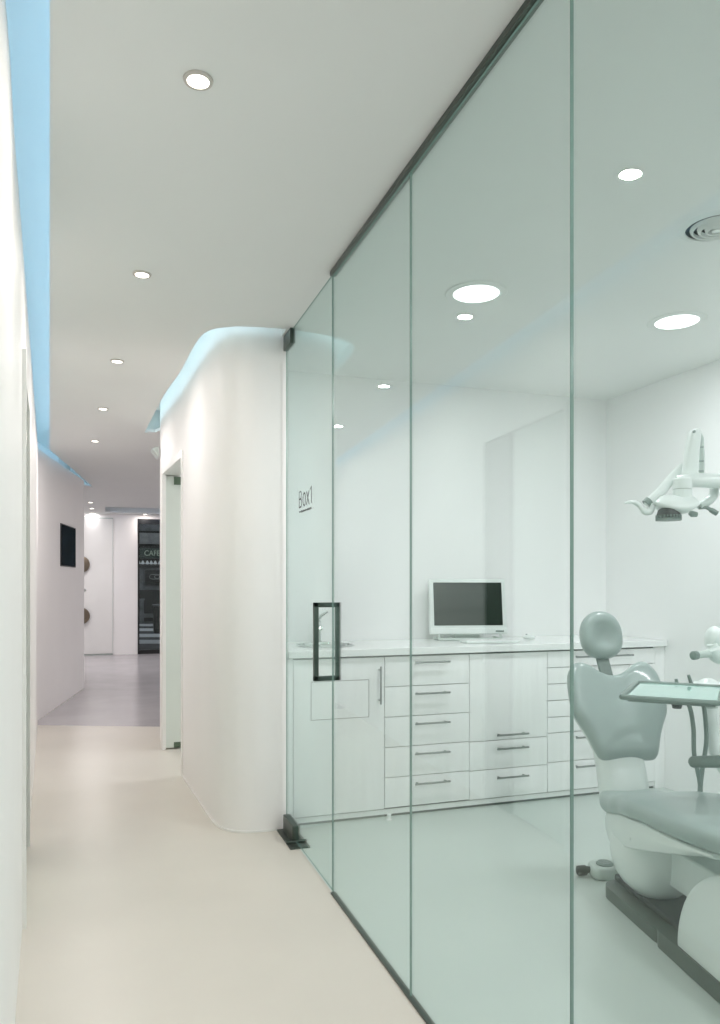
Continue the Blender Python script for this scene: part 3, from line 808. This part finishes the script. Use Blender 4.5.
# head dish
hc = at(676, 506, T)
m = MB(); rows = []
for r, h in ((.0, .040), (.03, .038), (.06, .026), (.08, .006), (.083, -.004), (.070, -.014), (.045, -.026), (.02, -.030), (0, -.030)):
    rows.append([hc+Vector((dv*r*1.02*math.cos(a)+fd*r*.8*math.sin(a))[:])+Vector((0, 0, h+.012*math.cos(a*2)*r/.08)) for a in [2*PI*j/28 for j in range(28)]])
for r_ in rows:
    for j in range(28): r_[j] = r_[j]+Vector((1e-5*j, 0, 0))
m.quadgrid(rows, True); m.build('lamp_head', M['plastic'], ol_, world=True, smooth=70)
lc = at(668.5, 513.5, T-.02)
m = MB(); m.lathe([(.020, .022), (.036, .012), (.041, -.006), (.041, -.014), (0, -.015)], lc, (.05, .02, 1), 28); m.build('reflector', M['rubber'], ol_, world=True)
m = MB()
for j in range(24):
    a = 2*PI*j/24; m.box(-.002, .002, .038, .0445, -.026, -.006, 0, M4=Matrix.Translation(lc) @ Matrix.Rotation(a, 4, 'Z'))
m.lathe([(.034, -.026), (.042, -.026), (.043, -.020), (.036, -.016)], lc, (0, 0, 1), 28)
m.build('ribbed_ring', M['grey'], ol_, world=True)

# ------------------------------------------------------------------ wall screen on left wall, fixture on right
a, b = Vector((-.574, 7.47, 0)), Vector((-.228, 9.62, 0)); dd = (b-a).normalized(); nn = Vector((dd.y, -dd.x, 0))
def wall_pt(u):
    # depth along the angled wall for a photo column
    k_ = (u-U0)/FPX; rx, ry = SN+k_*CS, CS-k_*SN
    det = rx*(-dd.y)+ry*dd.x
    t = (a.x*(-dd.y)+a.y*dd.x)/det
    return Vector((rx*t, ry*t, 0)), t
p0, t0 = wall_pt(60.2); p1, t1 = wall_pt(74.8)
z1 = HC+(585-523)/FPX*t0; z0 = HC+(585-566)/FPX*t0
sc_ = thing('wall_screen', 'dark portrait screen hung on the angled white corridor wall', 'screen', ((p0+p1)/2+Vector((0, 0, z0))))
m = MB(); q0, q1 = p0+nn*.0, p1+nn*.0; r0, r1 = p0+nn*.010, p1+nn*.010
m.slab([(q0.x, q0.y), (q1.x, q1.y), (r1.x, r1.y), (r0.x, r0.y)], [], z0, z1); m.build('frame', M['black'], sc_, world=True, bevel=.003)
r0, r1 = p0+nn*.0105+dd*.012, p1+nn*.0105-dd*.012; s0, s1 = r0+nn*.002, r1+nn*.002
m = MB(); m.slab([(r0.x, r0.y), (r1.x, r1.y), (s1.x, s1.y), (s0.x, s0.y)], [], z0+.012, z1-.012)
ms_ = mat('screen_picture', (.008, .022, .035, 1), .12, noise=.9, scale=7); m.build('display', ms_, sc_, world=True)
f = at(156.5, 460, 6.22)
m = MB(); rows = []
for y in (6.02, 6.20):
    rows.append([Vector((.402, y, f.z-.04)), Vector((.402, y, f.z+.04)), Vector((.352, y, f.z+.025))])
m.quadgrid(rows, True)
tag(m.build('wall_light', M['plastic2'], bevel=.003), 'small white wedge shaped fitting high beyond the right doorway', 'wall light')

# ------------------------------------------------------------------ ceiling fittings
GD = 'small round corridor downlights'
TRIM = mat('brushed_ring', (.55, .52, .48, 1), .4, .3, noise=.05)
def downlight(x, y, r, name, label, group, mb, power, col, big=False, spot=1.9, z=H, blend=.8):
    root = thing(name, label, 'ceiling light', (x, y, z), group=group)
    m = MB(); m.lathe([(r*1.0, -.001), (r*1.02, -.006), (r*1.32, -.005), (r*1.38, -.0005), (r*1.36, 0)], (0, 0, 0), (0, 0, 1), 32); m.build('trim_ring', TRIM if not big else M['ceil'], root)
    m = MB(); m.lathe([(r*1.0, -.0045), (r*1.0, -.001), (0, -.001)], (0, 0, 0), (0, 0, 1), 32); m.build('bulb', mb, root)
    if power:
        L = bpy.data.lights.new('lamp', 'SPOT'); L.energy = power*(.3 if big else .6); L.color = col; L.spot_size = spot; L.spot_blend = blend
        L.shadow_soft_size = r*.9
        o = bpy.data.objects.new('lamp_light', L); o.location = (x, y, z-.02); COL.objects.link(o)
        L = bpy.data.lights.new('disc', 'AREA'); L.shape = 'DISK'; L.size = r*2; L.energy = power*(.8 if big else .35); L.color = col
        o = bpy.data.objects.new('lamp_face', L); o.location = (x, y, z-.008); COL.objects.link(o)
    return root
WARM = (1, .90, .84)
cd = [(.222, 1.90, 'nearest small round downlight in the corridor ceiling'), (.1455, 3.16, 'second small corridor downlight counting away from the camera'),
      (.069, 4.43, 'third small corridor downlight, level with the rounded wall'), (-.007, 5.66, 'fourth small corridor downlight, level with the right doorway'),
      (-.075, 6.95, 'fifth small corridor downlight, near the kink of blue slot')]
PW = 26
for i, (x, y, lb) in enumerate(cd): downlight(x, y, .027, 'downlight', lb, GD, M['bulb'], PW*(1.05, 1.05, .85, .78, 2.2)[i], WARM if i < 2 else (1, .93, .9))
for y in (.63, -.64): downlight(.30, y, .027, 'downlight', 'small corridor downlight overhead behind the camera', GD, M['bulb'], PW, WARM)
for (u, v, lb) in ((90.5, 502.3, 'first of three tiny downlights ahead of the lobby'), (91.8, 508.3, 'middle one of three tiny lobby downlights'),
                   (92.5, 513.2, 'last of three tiny lobby downlights before the end wall')):
    q = at(u, v, 1.26*FPX/(585-v)); downlight(q.x, q.y, .032, 'downlight', lb, GD, M['bulb'], 62 if v < 505 else (40 if v < 510 else 8), (1, .955, .96))
q = at(143, 517.6, 1.26*FPX/(585-517.6)); downlight(q.x, 13.85, .035, 'downlight', 'tiny downlight right above the street window', GD, M['bulb'], 12, WARM)
for (x, y) in ((-1.6, 12), (1.9, 11.5), (1.9, 8.5)): downlight(x, y, .05, 'downlight', 'lobby downlight hidden beyond the corridor walls', GD, M['bulb'], 90, (1, .955, .97))
GB = 'large round ceiling lights of the treatment room'
COOL = (.97, .965, 1)
for x, y, lb in ((1.519, 2.90, 'large round ceiling light left, above the computer side'), (2.588, 2.90, 'large round ceiling light right, above the dental chair'),
                 (1.55, .9, 'unseen ceiling light added to light the room, near the glass'), (2.6, .9, 'unseen ceiling light added to light the room, near the side wall'),  # unseen lights from here on, added to light the room
                 (1.55, -.9, 'unseen rear ceiling light added to light the room, near the glass'), (2.6, -.9, 'unseen rear ceiling light added to light the room, near side wall')):
    downlight(x, y, .098, 'round_ceiling_light', lb, GB, M['bulb_cool'], 27, COOL, True, 2.7)
downlight(2.0, 5.3, .09, 'round_ceiling_light', 'large round ceiling light inside the room behind the right doorway', None, M['bulb_cool'], 42, COOL, True, 2.7)

av = thing('air_vent', 'round white ceiling air diffuser with concentric rings', 'air vent', (2.035, 2.09, H))
m = MB()
for r0, r1, h in ((.100, .125, -.006), (.074, .086, -.012), (.050, .062, -.016), (.026, .038, -.018)):
    m.lathe([(r0, -.0), (r0, h), (r0+.004, h-.002), (r1-.003, h+.004), (r1, -.0)], (0, 0, 0), (0, 0, 1), 40)
m.lathe([(.014, -.001), (.014, -.018), (0, -.019)], (0, 0, 0), (0, 0, 1), 24)
m.build('rings', M['ceil'], av)
m = MB(); m.lathe([(.100, -.0015), (0, -.0015)], (0, 0, 0), (0, 0, 1), 40); m.build('dark_gap', M['rubber'], av)

# LED strips lying on the slab behind the slot lips
def led(path, name, m_, label, r=.008):
    m = MB(); m.tube(path, r, 8)
    tag(m.build(name, M[m_], smooth=60), label, 'led strip')
led([(-.02, 1.1, H+.036), (kink[0]+.05, 7.5, H+.036), (tip[0]+.075, 10.2, H+.036)], 'led_strip', 'led_blue', 'blue led strip hidden in the long left ceiling slot')
led([(x-.045 if y > 4.2 else x-.03, y-.0 if y > 4.2 else y-.045, H+.04) for x, y in edgeR[0:-2]], 'led_strip', 'led_cyan', 'cyan white led strip hidden above the rounded wall slot')
led([(.1, 12.68, H+.04), (1.5, 12.68, H+.04)], 'led_strip', 'led_pale', 'pale led strip hidden in the lobby ceiling slot')

# added light panel for the unseen zone behind the camera; never called
def panel(x, y, sx, sy, e, col, z=H-.012, label=None):
    r = thing('light_panel', label, 'ceiling light', (x, y, H))
    m = MB(); m.box(-sx/2-.02, sx/2+.02, -sy/2-.02, sy/2+.02, -.010, -.0005, .002); m.build('frame', M['plastic'], r)
    m = MB(); m.box(-sx/2, sx/2, -sy/2, sy/2, -.013, -.010); m.build('diffuser', M['bulb_cool'], r)
    L = bpy.data.lights.new('panel', 'AREA'); L.shape = 'RECTANGLE'; L.size = sx; L.size_y = sy; L.energy = e; L.color = col
    o = bpy.data.objects.new('panel_light', L); o.location = (x, y, H-.02); COL.objects.link(o)
# unseen fill lamp added to light the street outside
L = bpy.data.lights.new('street', 'AREA'); L.size = 3; L.energy = 400; L.color = (.85, .93, 1)
o = bpy.data.objects.new('street_fill', L); o.location = (1.5, 21, 7); o.rotation_euler = (math.radians(25), 0, 0); COL.objects.link(o)

# ------------------------------------------------------------------ world, camera, view
w = bpy.data.worlds.new('World'); S.world = w; w.use_nodes = True
w.node_tree.nodes['Background'].inputs[0].default_value = (.10, .13, .17, 1)
w.node_tree.nodes['Background'].inputs[1].default_value = .3
cam = bpy.data.cameras.new('camera'); co = bpy.data.objects.new('camera', cam); COL.objects.link(co)
cam.sensor_fit = 'HORIZONTAL'; cam.sensor_width = 36; cam.lens = 36*FPX/720
cam.shift_x = 0; cam.shift_y = (V0-512)/720
cam.clip_start = .02; cam.clip_end = 100
co.location = (0, 0, HC); co.rotation_euler = (PI/2, 0, -YAW)
S.camera = co
vs = S.view_settings
S.display_settings.display_device = 'sRGB'
vs.view_transform = 'Standard'; vs.look = 'None'; vs.gamma = 1; vs.exposure = -1.0; vs.use_curve_mapping = False
S.cycles.use_denoising = True
S.cycles.max_bounces = 16; S.cycles.diffuse_bounces = 12; S.cycles.transparent_max_bounces = 24
S.cycles.sample_clamp_indirect = 10
S.cycles.caustics_reflective = False
